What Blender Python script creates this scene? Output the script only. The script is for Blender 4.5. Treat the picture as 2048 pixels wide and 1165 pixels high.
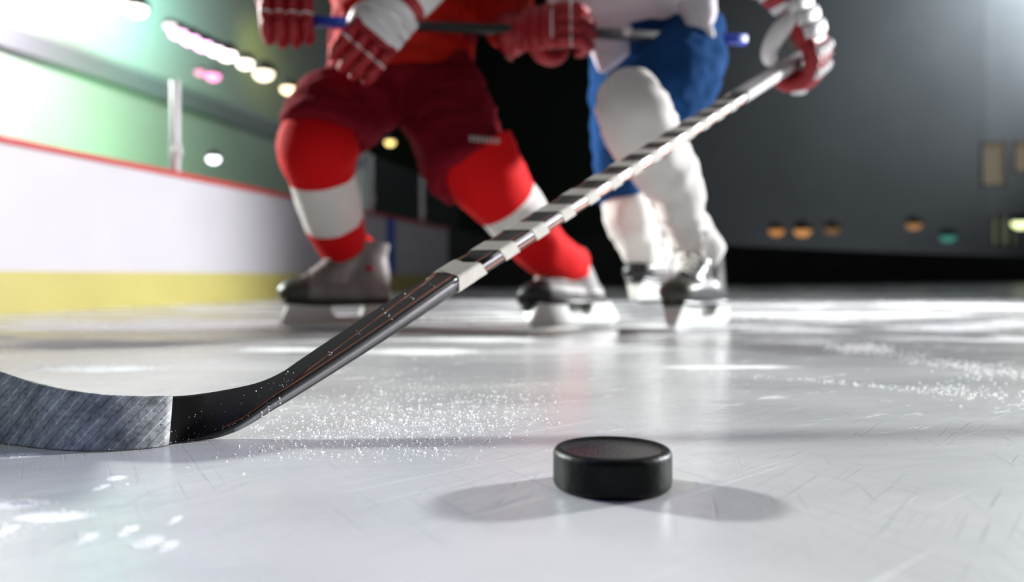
import bpy, bmesh, math, random
from mathutils import Vector, Matrix, noise
R = math.radians
random.seed(7)
for o in list(bpy.data.objects): bpy.data.objects.remove(o)
scene = bpy.context.scene
col = scene.collection

# ------------------------------------------------------------------ camera
W, H = 2048.0, 1165.0
F, CX, HOR, CAMZ = 1600.0, 1024.0, 554.0, 0.135
cd = bpy.data.cameras.new('camera')
cam = bpy.data.objects.new('camera', cd); col.objects.link(cam)
cam.location = (0, 0, CAMZ); cam.rotation_euler = (R(90), 0, 0)
cd.sensor_width = 36.0; cd.lens = F / W * 36.0
cd.shift_y = -(H / 2 - HOR) / W
cd.clip_start = 0.02; cd.clip_end = 200
cd.dof.use_dof = True; cd.dof.focus_distance = 0.66; cd.dof.aperture_fstop = 3.3
cd.dof.aperture_blades = 0
scene.camera = cam

# ------------------------------------------------------------------ world, exposure
scene.view_settings.view_transform = 'Standard'
scene.view_settings.look = 'None'
scene.view_settings.exposure = 0.0
scene.view_settings.gamma = 1.0
scene.view_settings.use_curve_mapping = False
w = bpy.data.worlds.new('arena_air'); scene.world = w; w.use_nodes = True
w.node_tree.nodes['Background'].inputs[0].default_value = (0.92, 0.95, 1.0, 1)
w.node_tree.nodes['Background'].inputs[1].default_value = 0.035

# ------------------------------------------------------------------ lights
def aim(o, loc, tgt):
    o.location = loc
    o.rotation_euler = (Vector(tgt) - Vector(loc)).to_track_quat('-Z', 'Y').to_euler()
def spot(name, loc, tgt, power, color, size_deg, blend=0.6, soft=0.3, spec=1.0):
    l = bpy.data.lights.new(name, 'SPOT'); l.energy = power; l.color = color
    l.spot_size = R(size_deg); l.spot_blend = blend; l.shadow_soft_size = soft
    l.specular_factor = spec
    o = bpy.data.objects.new(name, l); col.objects.link(o); aim(o, loc, tgt); return o
def area(name, loc, tgt, power, color, sx, sy, spread=180):
    l = bpy.data.lights.new(name, 'AREA'); l.energy = power; l.color = color
    l.shape = 'RECTANGLE'; l.size = sx; l.size_y = sy; l.spread = R(spread)
    o = bpy.data.objects.new(name, l); col.objects.link(o); aim(o, loc, tgt); return o
P0 = Vector((0.06, 0.6, 0.0))
# two low rink floodlights, back left and back right (they throw the two puck shadows)
DL = Vector((-0.072, 0.045, 0.0292)).normalized(); DR = Vector((0.079, 0.040, 0.0254)).normalized()
spot('floodlight_left', P0 + DL * 9.0, (0.0, 1.3, 0.3), 6900, (1.0, 0.98, 0.97), 50, 0.5, 0.27)
spot('floodlight_right', P0 + DR * 9.0, (-0.1, 1.3, 0.3), 6500, (0.97, 0.98, 1.0), 50, 0.5, 0.27)
# broad overhead arena lighting
area('arena_light_overhead', (0, 2.5, 6.5), (0, 2.0, 0), 85, (0.96, 0.98, 1.0), 7, 9, 150)
# added unseen spots on stand and far wall, standing in for lens flare
spot('flare_fill_white', (-6.6, 10.2, 5.2), (-9.6, 12.6, 5.0), 6500, (1.0, 0.97, 0.95), 150, 1.0, 0.4)
spot('flare_fill_teal', (-6.6, 15.4, 6.4), (-8.3, 16.9, 6.3), 800, (0.30, 1.0, 0.84), 110, 1.0, 0.4)
spot('flare_fill_green', (-5.9, 14.6, 2.6), (-8.0, 16.6, 2.9), 620, (0.28, 1.0, 0.38), 120, 1.0, 0.4)
spot('flare_fill_olive', (-5.6, 21.0, 6.6), (-7.1, 22.2, 6.2), 60, (0.80, 0.85, 0.10), 90, 1.0, 0.4)
spot('flare_fill_grey', (21.5, 23.6, 12.6), (18.6, 26.6, 10.4), 34000, (0.86, 0.93, 1.0), 84, 1.0, 0.5)  # added for the pale flare glow at the upper right
# added unseen spots that tint the near ice, in place of coloured flare
spot('flare_fill_violet', (-1.6, -0.6, 2.2), (-0.20, 0.42, 0), 58, (0.26, 0.14, 1.0), 17, 1.0, 0.1, 0.1)
spot('flare_fill_aqua', (-2.2, -0.4, 2.0), (-0.33, 0.47, 0), 16, (0.02, 1.0, 0.50), 14, 1.0, 0.1, 0.1)
spot('flare_fill_yellow', (1.4, -0.5, 2.0), (0.20, 0.41, 0), 16, (1.0, 0.95, 0.20), 9, 0.7, 0.1, 0.1)
spot('flare_fill_left_boards', (-1.0, 0.2, 2.4), (-2.1, 2.4, 0.35), 34, (1.0, 0.96, 1.0), 55, 1.0, 0.2, 0.2)  # added spot that washes out the near left boards

# ------------------------------------------------------------------ materials
def mat(name, color, rough=0.6, metal=0.0, spec=0.5, bump=0.0, bscale=200, emit=None, estr=0, sheen=0, coat=0, var=0.0, vscale=8):
    m = bpy.data.materials.new(name); m.use_nodes = True
    nt = m.node_tree; b = nt.nodes['Principled BSDF']
    b.inputs['Base Color'].default_value = (*color, 1)
    b.inputs['Roughness'].default_value = rough
    b.inputs['Metallic'].default_value = metal
    b.inputs['Specular IOR Level'].default_value = spec
    if sheen: b.inputs['Sheen Weight'].default_value = sheen
    if coat: b.inputs['Coat Weight'].default_value = coat; b.inputs['Coat Roughness'].default_value = 0.08
    if emit:
        b.inputs['Emission Color'].default_value = (*emit, 1); b.inputs['Emission Strength'].default_value = estr
    tc = nt.nodes.new('ShaderNodeTexCoord')
    if bump:
        n = nt.nodes.new('ShaderNodeTexNoise'); n.inputs['Scale'].default_value = bscale; n.inputs['Detail'].default_value = 4
        bp = nt.nodes.new('ShaderNodeBump'); bp.inputs['Strength'].default_value = bump; bp.inputs['Distance'].default_value = 0.002
        nt.links.new(tc.outputs['Object'], n.inputs['Vector'])
        nt.links.new(n.outputs['Fac'], bp.inputs['Height']); nt.links.new(bp.outputs['Normal'], b.inputs['Normal'])
    if var:
        n = nt.nodes.new('ShaderNodeTexNoise'); n.inputs['Scale'].default_value = vscale; n.inputs['Detail'].default_value = 5
        mx = nt.nodes.new('ShaderNodeMix'); mx.data_type = 'RGBA'
        mx.inputs[6].default_value = (*[c * (1 - var) for c in color], 1); mx.inputs[7].default_value = (*[min(1, c * (1 + var * .5)) for c in color], 1)
        nt.links.new(tc.outputs['Object'], n.inputs['Vector']); nt.links.new(n.outputs['Fac'], mx.inputs[0])
        nt.links.new(mx.outputs[2], b.inputs['Base Color'])
    return m
M = {}
M['rubber'] = mat('puck_rubber', (0.003, 0.004, 0.004), 0.42, spec=0.2, bump=0.25, bscale=260)
M['rubber_top'] = mat('puck_top', (0.008, 0.01, 0.01), 0.24, spec=0.5, bump=0.15, bscale=420)
M['carbon'] = mat('carbon_black', (0.007, 0.007, 0.007), 0.30, spec=0.4, bump=0.06, bscale=600)
M['orange'] = mat('copper_stripe', (0.17, 0.045, 0.014), 0.35, spec=0.5)
M['silver'] = mat('shaft_silver', (0.28, 0.27, 0.29), 0.28, metal=0.9)
M['brown'] = mat('shaft_copper', (0.17, 0.07, 0.045), 0.3, metal=0.6)
M['tape'] = mat('white_tape', (0.62, 0.58, 0.53), 0.75, bump=0.5, bscale=700, var=0.25, vscale=60)
M['grip'] = mat('grip_tape', (0.55, 0.53, 0.54), 0.6, bump=0.6, bscale=400)
M['red'] = mat('red_knit', (0.62, 0.004, 0.006), 0.75, spec=0.12, bump=0.4, bscale=160)
M['red_dark'] = mat('dark_red_nylon', (0.17, 0.005, 0.013), 0.9, spec=0.08, bump=0.4, bscale=60)
M['red_jersey'] = mat('red_jersey', (0.42, 0.010, 0.004), 0.7, spec=0.12, bump=0.4, bscale=90)
M['white_knit'] = mat('white_knit', (0.74, 0.71, 0.68), 0.85, spec=0.12, bump=0.3, bscale=150)
M['white_jersey'] = mat('white_jersey', (0.72, 0.68, 0.72), 0.8, spec=0.12, bump=0.3, bscale=70)
M['navy'] = mat('blue_nylon', (0.014, 0.060, 0.18), 0.9, spec=0.03, bump=0.4, bscale=60)
M['glove_red'] = mat('glove_red', (0.34, 0.008, 0.014), 0.5, bump=0.3, bscale=90)
M['glove_white'] = mat('glove_white', (0.76, 0.74, 0.74), 0.5, bump=0.3, bscale=90)
M['palm'] = mat('tan_palm', (0.22, 0.15, 0.10), 0.8, bump=0.3)
M['boot_grey'] = mat('boot_grey', (0.26, 0.25, 0.24), 0.5, bump=0.3, bscale=90, var=0.6, vscale=26)
M['boot_olive'] = mat('boot_dark_olive', (0.055, 0.06, 0.045), 0.4)
M['boot_silver'] = mat('boot_silver', (0.40, 0.38, 0.37), 0.45, metal=0.1, var=0.3, vscale=14)
M['boot_black'] = mat('boot_black', (0.012, 0.013, 0.016), 0.35)
M['holder'] = mat('holder_white', (0.80, 0.82, 0.78), 0.3, spec=0.6)
M['steel'] = mat('runner_steel', (0.7, 0.72, 0.72), 0.15, metal=1.0)
M['lace'] = mat('lace_white', (0.75, 0.73, 0.70), 0.8)
M['skin'] = mat('skin', (0.55, 0.33, 0.24), 0.55)
M['helmet_r'] = mat('helmet_red', (0.4, 0.01, 0.01), 0.25)
M['helmet_w'] = mat('helmet_white', (0.8, 0.8, 0.8), 0.25)
M['hair'] = mat('hair', (0.05, 0.03, 0.02), 0.7)
M['stickblue'] = mat('stick_blue', (0.02, 0.06, 0.45), 0.4)
M['stickblack'] = mat('stick_black', (0.02, 0.022, 0.022), 0.5)
M['snow'] = mat('snow', (0.97, 0.975, 0.985), 0.6, spec=0.4)
b = M['snow'].node_tree.nodes['Principled BSDF']; b.inputs['Subsurface Weight'].default_value = 1.0
b.inputs['Subsurface Radius'].default_value = (1.0, 1.0, 1.0); b.inputs['Subsurface Scale'].default_value = 0.005
M['board'] = mat('board_white', (0.50, 0.485, 0.52), 0.35, var=0.10, vscale=3)
M['kick'] = mat('kick_yellow', (0.44, 0.39, 0.12), 0.4, var=0.15, vscale=4)
M['caprail'] = mat('cap_red', (0.45, 0.03, 0.03), 0.4)
M['blue_line'] = mat('blue_line', (0.02, 0.09, 0.50), 0.4)
M['dark_board'] = mat('dark_boards', (0.020, 0.022, 0.020), 0.6)
M['beam'] = mat('beam_grey', (0.22, 0.20, 0.24), 0.7)
M['alu'] = mat('aluminium_post', (0.60, 0.58, 0.60), 0.4, metal=0.3)
M['stand'] = mat('stand_paint', (0.40, 0.42, 0.40), 0.8, var=0.12, vscale=0.5)
M['dark_wall'] = mat('dark_wall', (0.006, 0.008, 0.006), 0.9, spec=0.04, var=0.5, vscale=0.6)
M['far_wall'] = mat('far_wall', (0.075, 0.08, 0.082), 0.9, spec=0.04, var=0.25, vscale=0.5)
M['housing'] = mat('lamp_housing', (0.08, 0.08, 0.08), 0.5)
def emis(name, c, s): return mat(name, (0.02, 0.02, 0.02), 0.5, emit=c, estr=s)

def tape_dark():
    """spiral-wrapped cloth tape on the blade, from the UV map (u along the blade, v across)"""
    m = bpy.data.materials.new('blade_cloth_tape'); m.use_nodes = True; nt = m.node_tree; b = nt.nodes['Principled BSDF']
    N = nt.nodes.new; L = nt.links.new
    uv = N('ShaderNodeTexCoord'); sep = N('ShaderNodeSeparateXYZ'); L(uv.outputs['UV'], sep.inputs[0])
    nz = N('ShaderNodeTexNoise'); nz.inputs['Scale'].default_value = 9; L(uv.outputs['UV'], nz.inputs['Vector'])
    k = N('ShaderNodeMath'); k.operation = 'MULTIPLY_ADD'; k.inputs[1].default_value = -0.85; L(sep.outputs[1], k.inputs[0]); L(sep.outputs[0], k.inputs[2])
    nn = N('ShaderNodeMath'); nn.operation = 'MULTIPLY_ADD'; nn.inputs[1].default_value = 0.05; L(nz.outputs['Fac'], nn.inputs[0]); L(k.outputs[0], nn.inputs[2])
    sc_ = N('ShaderNodeMath'); sc_.operation = 'MULTIPLY'; sc_.inputs[1].default_value = 3.4; L(nn.outputs[0], sc_.inputs[0])
    fr = N('ShaderNodeMath'); fr.operation = 'FRACT'; L(sc_.outputs[0], fr.inputs[0])
    r = N('ShaderNodeValToRGB'); e = r.color_ramp.elements
    e[0].position = 0.0; e[0].color = (0.62, 0.63, 0.62, 1)
    e[1].position = 0.07; e[1].color = (0.34, 0.37, 0.355, 1)
    for p, c in ((0.46, 0.31), (0.50, 0.06), (0.54, 0.29), (0.97, 0.34), (1.0, 0.85)):
        x = e.new(p); x.color = (c, c * 1.03, c * 1.06, 1)
    L(fr.outputs[0], r.inputs[0])
    n2 = N('ShaderNodeTexNoise'); n2.inputs['Scale'].default_value = 260; n2.inputs['Detail'].default_value = 6
    tc = N('ShaderNodeTexCoord'); L(tc.outputs['Object'], n2.inputs['Vector'])
    n3 = N('ShaderNodeTexNoise'); n3.inputs['Scale'].default_value = 45; n3.inputs['Detail'].default_value = 6; L(tc.outputs['Object'], n3.inputs['Vector'])
    ad = N('ShaderNodeMath'); ad.operation = 'MULTIPLY'; L(n2.outputs['Fac'], ad.inputs[0]); L(n3.outputs['Fac'], ad.inputs[1])
    rr = N('ShaderNodeMapRange'); rr.inputs[1].default_value = 0.12; rr.inputs[2].default_value = 0.40; rr.inputs[3].default_value = 0.55; rr.inputs[4].default_value = 1.6
    L(ad.outputs[0], rr.inputs[0])
    mx = N('ShaderNodeVectorMath'); mx.operation = 'SCALE'; L(r.outputs[0], mx.inputs[0]); L(rr.outputs[0], mx.inputs['Scale'])
    L(mx.outputs[0], b.inputs['Base Color']); b.inputs['Roughness'].default_value = 0.62
    bp = N('ShaderNodeBump'); bp.inputs['Strength'].default_value = 0.5; bp.inputs['Distance'].default_value = 0.0012
    h = N('ShaderNodeMath'); h.operation = 'MULTIPLY_ADD'; h.inputs[1].default_value = 0.35; L(n2.outputs['Fac'], h.inputs[0]); L(fr.outputs[0], h.inputs[2])
    L(h.outputs[0], bp.inputs['Height']); L(bp.outputs['Normal'], b.inputs['Normal'])
    return m
M['blade_tape'] = tape_dark()

def glass_mat():
    m = bpy.data.materials.new('rink_glass'); m.use_nodes = True; nt = m.node_tree; nt.nodes.clear()
    o = nt.nodes.new('ShaderNodeOutputMaterial'); mx = nt.nodes.new('ShaderNodeMixShader'); mx.inputs[0].default_value = 0.06
    t = nt.nodes.new('ShaderNodeBsdfTransparent'); t.inputs[0].default_value = (0.93, 0.97, 0.95, 1)
    g = nt.nodes.new('ShaderNodeBsdfGlossy'); g.inputs['Roughness'].default_value = 0.08
    nt.links.new(t.outputs[0], mx.inputs[1]); nt.links.new(g.outputs[0], mx.inputs[2]); nt.links.new(mx.outputs[0], o.inputs[0])
    return m
M['glass'] = glass_mat()

FROST = ((1590, 662, 120, 5), (1880, 657, 130, 6), (2040, 676, 60, 5), (1600, 630, 220, 6), (1930, 612, 200, 6), (1650, 592, 300, 4), (1730, 700, 60, 5), (1000, 604, 150, 5), (200, 738, 150, 7),
         (330, 655, 260, 7), (200, 690, 240, 10), (850, 704, 130, 6), (560, 700, 120, 5), (960, 680, 130, 5), (40, 1008, 60, 6), (110, 1034, 80, 7), (30, 912, 60, 7), (1450, 735, 160, 4), (175, 1078, 14, 9), (258, 1062, 14, 7), (300, 1085, 26, 8), (338, 1093, 20, 6), (352, 1040, 9, 5), (6, 1066, 14, 18), (232, 957, 24, 5), (203, 975, 16, 4), )
def ice_mat():
    m = bpy.data.materials.new('rink_ice'); m.use_nodes = True; nt = m.node_tree; b = nt.nodes['Principled BSDF']
    N = nt.nodes.new; L = nt.links.new
    tc = N('ShaderNodeTexCoord')
    def nz(scale, rot=0, loc=(0, 0, 0), detail=4, s=1.0, dist=0.0, rough=.5):
        mp = N('ShaderNodeMapping'); mp.inputs['Scale'].default_value = tuple(1.0 / q for q in scale); mp.inputs['Rotation'].default_value = (0, 0, R(rot)); mp.inputs['Location'].default_value = loc
        mp.vector_type = 'TEXTURE'
        L(tc.outputs['Object'], mp.inputs[0]); n = N('ShaderNodeTexNoise'); n.inputs['Scale'].default_value = s; n.inputs['Detail'].default_value = detail
        n.inputs['Distortion'].default_value = dist; n.inputs['Roughness'].default_value = rough; L(mp.outputs[0], n.inputs['Vector']); return n.outputs['Fac']
    def ramp(x, a, c, lo=0.0, hi=1.0):
        r = N('ShaderNodeMapRange'); r.inputs[1].default_value = a; r.inputs[2].default_value = c; r.inputs[3].default_value = lo; r.inputs[4].default_value = hi
        r.interpolation_type = 'SMOOTHSTEP'; L(x, r.inputs[0]); return r.outputs[0]
    def math_(op, x, y):
        q = N('ShaderNodeMath'); q.operation = op
        for i, v in enumerate((x, y)):
            if isinstance(v, (int, float)): q.inputs[i].default_value = v
            else: L(v, q.inputs[i])
        return q.outputs[0]
    def mix(f, a, c):
        q = N('ShaderNodeMix'); q.data_type = 'RGBA'
        L(f, q.inputs[0])
        for i, v in ((6, a), (7, c)):
            if isinstance(v, tuple): q.inputs[i].default_value = (*v, 1)
            else: L(v, q.inputs[i])
        return q.outputs[2]
    cloud = nz((1.0, 1.6, 1), 0, s=3.0, detail=6)
    c = mix(ramp(cloud, 0.3, 0.7), (0.50, 0.505, 0.52), (0.61, 0.61, 0.615))
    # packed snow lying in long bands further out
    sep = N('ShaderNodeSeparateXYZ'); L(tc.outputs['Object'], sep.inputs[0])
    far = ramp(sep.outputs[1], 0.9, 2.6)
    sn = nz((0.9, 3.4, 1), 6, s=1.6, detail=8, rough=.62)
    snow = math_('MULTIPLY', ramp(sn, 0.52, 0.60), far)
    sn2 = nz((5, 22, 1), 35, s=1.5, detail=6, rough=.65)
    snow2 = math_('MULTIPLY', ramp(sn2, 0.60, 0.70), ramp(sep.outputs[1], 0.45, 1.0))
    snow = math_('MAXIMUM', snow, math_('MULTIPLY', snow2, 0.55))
    # frosted patches of scraped snow, each at its own place on the rink (x, y, half length, half width)
    edge = nz((1.0, 1.0, 1), 0, s=16.0, detail=8, rough=.7)
    for (cx, cy, sx, sy) in FROST:
        Yc = CAMZ * F / (cy - HOR); Xc = (cx - CX) / F * Yc; ax = sx * Yc / F; ay = max(sy * Yc * Yc / (CAMZ * F), .01)
        mp = N('ShaderNodeMapping'); mp.inputs['Scale'].default_value = (1 / ax, 1 / ay, 0); mp.inputs['Location'].default_value = (-Xc / ax, -Yc / ay, 0)
        L(tc.outputs['Object'], mp.inputs[0]); ln = N('ShaderNodeVectorMath'); ln.operation = 'LENGTH'; L(mp.outputs[0], ln.inputs[0])
        d = math_('ADD', ln.outputs['Value'], math_('MULTIPLY', edge, 1.6))
        snow = math_('MAXIMUM', snow, ramp(d, 1.25, 1.95, 0.85, 0.0))
    # fine skate scratches
    s1 = nz((7, 330, 1), 52, s=1.0, detail=3, dist=0.15)
    s2 = nz((6, 380, 1), -60, s=1.0, detail=3, dist=0.15)
    s3 = nz((9, 300, 1), 80, s=1.0, detail=2, dist=0.2)
    f1 = ramp(s1, 0.60, 0.70); f2 = ramp(s2, 0.61, 0.71); f3 = ramp(s3, 0.64, 0.74)
    scr = math_('MAXIMUM', f1, math_('MAXIMUM', f2, f3))
    patch = ramp(nz((1, 1, 1), 30, s=5.0, detail=2), 0.38, 0.62, 0.1, 1.0)
    scr = math_('MULTIPLY', scr, patch)
    c = mix(math_('MULTIPLY', scr, 0.42), c, (0.36, 0.38, 0.41))
    w1 = ramp(nz((2.6, 230, 1), 42, (3, 1, 0), s=1.0, detail=1, dist=0.1), 0.69, 0.73)
    c = mix(math_('MULTIPLY', w1, 0.38), c, (0.92, 0.93, 0.95))
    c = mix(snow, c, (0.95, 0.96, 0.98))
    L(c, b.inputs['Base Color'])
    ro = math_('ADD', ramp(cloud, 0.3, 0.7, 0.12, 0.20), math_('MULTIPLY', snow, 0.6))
    L(ro, b.inputs['Roughness'])
    b.inputs['IOR'].default_value = 1.31
    b.inputs['Specular IOR Level'].default_value = 0.5
    bp = N('ShaderNodeBump'); bp.inputs['Strength'].default_value = 0.6; bp.inputs['Distance'].default_value = 0.0008
    grain = nz((1, 1, 1), 0, s=420, detail=3)
    lump = nz((14, 40, 1), 15, s=1.0, detail=4)
    h = math_('ADD', math_('MULTIPLY', scr, -0.8), math_('ADD', math_('MULTIPLY', grain, 0.35), math_('MULTIPLY', lump, 1.6)))
    L(h, bp.inputs['Height']); L(bp.outputs['Normal'], b.inputs['Normal'])
    return m
M['ice'] = ice_mat()

# ------------------------------------------------------------------ helpers
def link(name, me, m=None, parent=None, smooth=True):
    o = bpy.data.objects.new(name, me); col.objects.link(o)
    if m is not None:
        me.materials.clear()
        for x in (m if isinstance(m, (list, tuple)) else [m]): me.materials.append(x)
    if smooth:
        for p in me.polygons: p.use_smooth = True
    if parent is not None: o.parent = parent
    return o
def tag(o, label=None, cat=None, group=None, kind=None):
    if label: o['label'] = label
    if cat: o['category'] = cat
    if group: o['group'] = group
    if kind: o['kind'] = kind
    return o
def empty(name, loc=(0, 0, 0)):
    o = bpy.data.objects.new(name, None); col.objects.link(o); o.location = loc; o.empty_display_size = 0.1; return o
def build(name, bm, m, parent=None, smooth=True):
    me = bpy.data.meshes.new(name); bmesh.ops.recalc_face_normals(bm, faces=bm.faces); bm.to_mesh(me); bm.free()
    o = link(name, me, None, parent, smooth)
    for x in (m if isinstance(m, (list, tuple)) else [m]): me.materials.append(x)
    return o
def U(px, py, Y):
    return Vector(((px - CX) / F * Y, Y, CAMZ + (HOR - py) / F * Y))
def box(bm, c, s, rot=None, bevel=0.0, mi=0):
    g = bmesh.ops.create_cube(bm, size=1.0); vs = g['verts']
    for v in vs: v.co = Vector((v.co.x * s[0], v.co.y * s[1], v.co.z * s[2]))
    if bevel:
        es = list({e for v in vs for e in v.link_edges})
        r = bmesh.ops.bevel(bm, geom=es, offset=bevel, segments=2, affect='EDGES', profile=0.6)
        vs = list({v for f in r['faces'] for v in f.verts} | {v for v in vs if v.is_valid})
        vs = [v for v in vs if v.is_valid]
    fs = {f for v in vs for f in v.link_faces}
    for f in fs: f.material_index = mi
    Mx = Matrix.Translation(c) @ (rot.to_4x4() if rot is not None else Matrix())
    for v in vs: v.co = Mx @ v.co
def loft(bm, rings, cap=True, closed=True, mi=None):
    vr = [[bm.verts.new(p) for p in r] for r in rings]
    n = len(vr[0]); out = []
    for i in range(len(vr) - 1):
        for k in range(n if closed else n - 1):
            a, b_ = vr[i], vr[i + 1]
            f = bm.faces.new((a[k], a[(k + 1) % n], b_[(k + 1) % n], b_[k]))
            if mi: f.material_index = mi(i, k)
            out.append(f)
    if cap and closed:
        for r, idx in ((vr[0][::-1], 0), (vr[-1], len(vr) - 2)):
            f = bm.faces.new(r)
            if mi: f.material_index = mi(idx, 0)
    return out
def catmull(pts, n):
    """pts: list of tuples of floats; returns smooth interpolation with n samples per span"""
    out = []; P = [pts[0]] + list(pts) + [pts[-1]]
    for i in range(1, len(P) - 2):
        for j in range(n):
            t = j / n; a, b_, c, d = P[i - 1], P[i], P[i + 1], P[i + 2]
            out.append(tuple(0.5 * ((2 * q) + (-p + r) * t + (2 * p - 5 * q + 4 * r - s) * t * t + (-p + 3 * q - 3 * r + s) * t ** 3) for p, q, r, s in zip(a, b_, c, d)))
    out.append(tuple(pts[-1])); return out
def ring(c, t, rx, ry, seg=28, ref=Vector((0, 1, 0)), sq=2.0):
    t = t.normalized(); side = t.cross(ref)
    if side.length < 1e-4: side = t.cross(Vector((1, 0, 0)))
    side.normalize(); dep = side.cross(t).normalized()
    out = []
    for k in range(seg):
        a = 2 * math.pi * k / seg; ca, sa = math.cos(a), math.sin(a)
        e = 2.0 / sq
        out.append(c + side * (rx * math.copysign(abs(ca) ** e, ca)) + dep * (ry * math.copysign(abs(sa) ** e, sa)))
    return out
def tube(bm, pts, seg=28, ref=Vector((0, 1, 0)), mi=None, sub=1, sq=2.0, cap=True):
    """pts: (Vector, rx, ry)"""
    flat = [(p[0].x, p[0].y, p[0].z, p[1], p[2]) for p in pts]
    if sub > 1: flat = catmull(flat, sub)
    C = [Vector(f[:3]) for f in flat]; rings = []
    for i, f in enumerate(flat):
        t = C[min(i + 1, len(C) - 1)] - C[max(i - 1, 0)]
        rings.append(ring(C[i], t, f[3], f[4], seg, ref, sq))
    loft(bm, rings, cap=cap, mi=mi)
def ball(bm, c, r, sx=1, sy=1, sz=1, sub=3):
    g = bmesh.ops.create_icosphere(bm, subdivisions=sub, radius=r)
    for v in g['verts']: v.co = Vector((v.co.x * sx, v.co.y * sy, v.co.z * sz)) + Vector(c)
def fuse(name, bm, m, voxel, parent=None, wrinkle=0.0, wscale=8.0, smooth_it=6, stretch=(1, 1, 1)):
    """several overlapping closed volumes become one continuous surface"""
    me = bpy.data.meshes.new(name + '_src'); bmesh.ops.recalc_face_normals(bm, faces=bm.faces); bm.to_mesh(me); bm.free()
    o = bpy.data.objects.new(name + '_src', me); col.objects.link(o)
    md = o.modifiers.new('r', 'REMESH'); md.mode = 'VOXEL'; md.voxel_size = voxel
    sm = o.modifiers.new('s', 'SMOOTH'); sm.factor = 0.5; sm.iterations = smooth_it
    bpy.context.view_layer.update()
    dg = bpy.context.evaluated_depsgraph_get()
    me2 = bpy.data.meshes.new_from_object(o.evaluated_get(dg)); me2.name = name
    bpy.data.objects.remove(o); bpy.data.meshes.remove(me)
    if wrinkle:
        nrm = [v.normal.copy() for v in me2.vertices]
        for v, n in zip(me2.vertices, nrm):
            q = Vector((v.co.x * stretch[0], v.co.y * stretch[1], v.co.z * stretch[2])) * wscale
            d = noise.noise(q) + 0.5 * noise.noise(q * 2.3)
            v.co += n * d * wrinkle
    return link(name, me2, m, parent)
def cyl(bm, a, b_, r, seg=16, mi=None):
    a, b_ = Vector(a), Vector(b_); t = b_ - a
    loft(bm, [ring(a, t, r, r, seg), ring(b_, t, r, r, seg)], mi=mi)

# ------------------------------------------------------------------ the setting
SL = 0.224                                   # the boards run off at this slant
def bx(Y): return -2.493 + SL * Y
BH = 0.632
bm = bmesh.new(); bmesh.ops.create_grid(bm, x_segments=2, y_segments=2, size=1)
for v in bm.verts: v.co = Vector((v.co.x * 22 + 4, v.co.y * 18 + 13, 0))
tag(build('floor', bm, M['ice'], smooth=False), 'scratched white rink ice with snow dusting', None, kind='structure')
def slab(name, pts, z0, z1, th, m, off=0.0):
    """vertical slab following plan polyline pts, thickness away from the rink; off moves the face into the rink"""
    bm = bmesh.new(); n = len(pts); inn, out = [], []
    for i in range(n):
        t = (Vector(pts[min(i + 1, n - 1)]) - Vector(pts[max(i - 1, 0)])).normalized()
        nn = Vector((-t.y, t.x))
        p = Vector(pts[i]); inn.append(p - nn * off); out.append(p + nn * th)
    rings = [[Vector((a.x, a.y, z0)), Vector((a.x, a.y, z1)), Vector((b_.x, b_.y, z1)), Vector((b_.x, b_.y, z0))] for a, b_ in zip(inn, out)]
    loft(bm, rings)
    o = build(name, bm, m, smooth=False); tag(o, kind='structure'); return o
left = [(bx(Y), Y) for Y in (-2.0, 0, 3, 6, 8.2)]
far = [(bx(8.2), 8.2), (bx(9.0), 9.0), (-0.28, 9.5), (0.1, 9.8), (1.41, 10.6), (3.87, 13), (8.0, 16.5), (12.8, 20), (22, 27)]
slab('wall_left', left, 0.0, BH - 0.012, 0.10, M['board'])
slab('baseboard_left', left, 0.0, 0.155, 0.0, M['kick'], off=0.012)
slab('trim_1', left, BH - 0.012, BH + 0.010, 0.12, M['caprail'], off=0.015)
slab('trim_2', [(bx(6.55), 6.55), (bx(6.72), 6.72)], 0.157, BH - 0.013, 0.0, M['blue_line'], off=0.006)
slab('wall_far', far, 0.0, BH, 0.10, M['dark_board'])
slab('wall_outer_left', [(-12.0 + SL * Y, Y) for Y in (-2, 8, 16, 30)], 0.0, 16, 0.2, M['stand'])
slab('wall_outer_back', [(-5.4, 29.6), (5.0, 28.6)], 0.0, 16, 0.2, M['dark_wall'])
slab('wall_outer_right', [(5.0, 28.5), (16, 27), (34, 26.0)], 0.0, 16, 0.2, M['far_wall'])
slab('trim_3', [(-11.9 + SL * Y, Y) for Y in (-2, 8, 16, 29)], 4.1, 4.5, 0.1, M['beam'], off=0.1)
bm = bmesh.new(); box(bm, (8, 14, 16.1), (56, 36, 0.2)); tag(build('ceiling', bm, M['dark_wall'], smooth=False), kind='structure')
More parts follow.
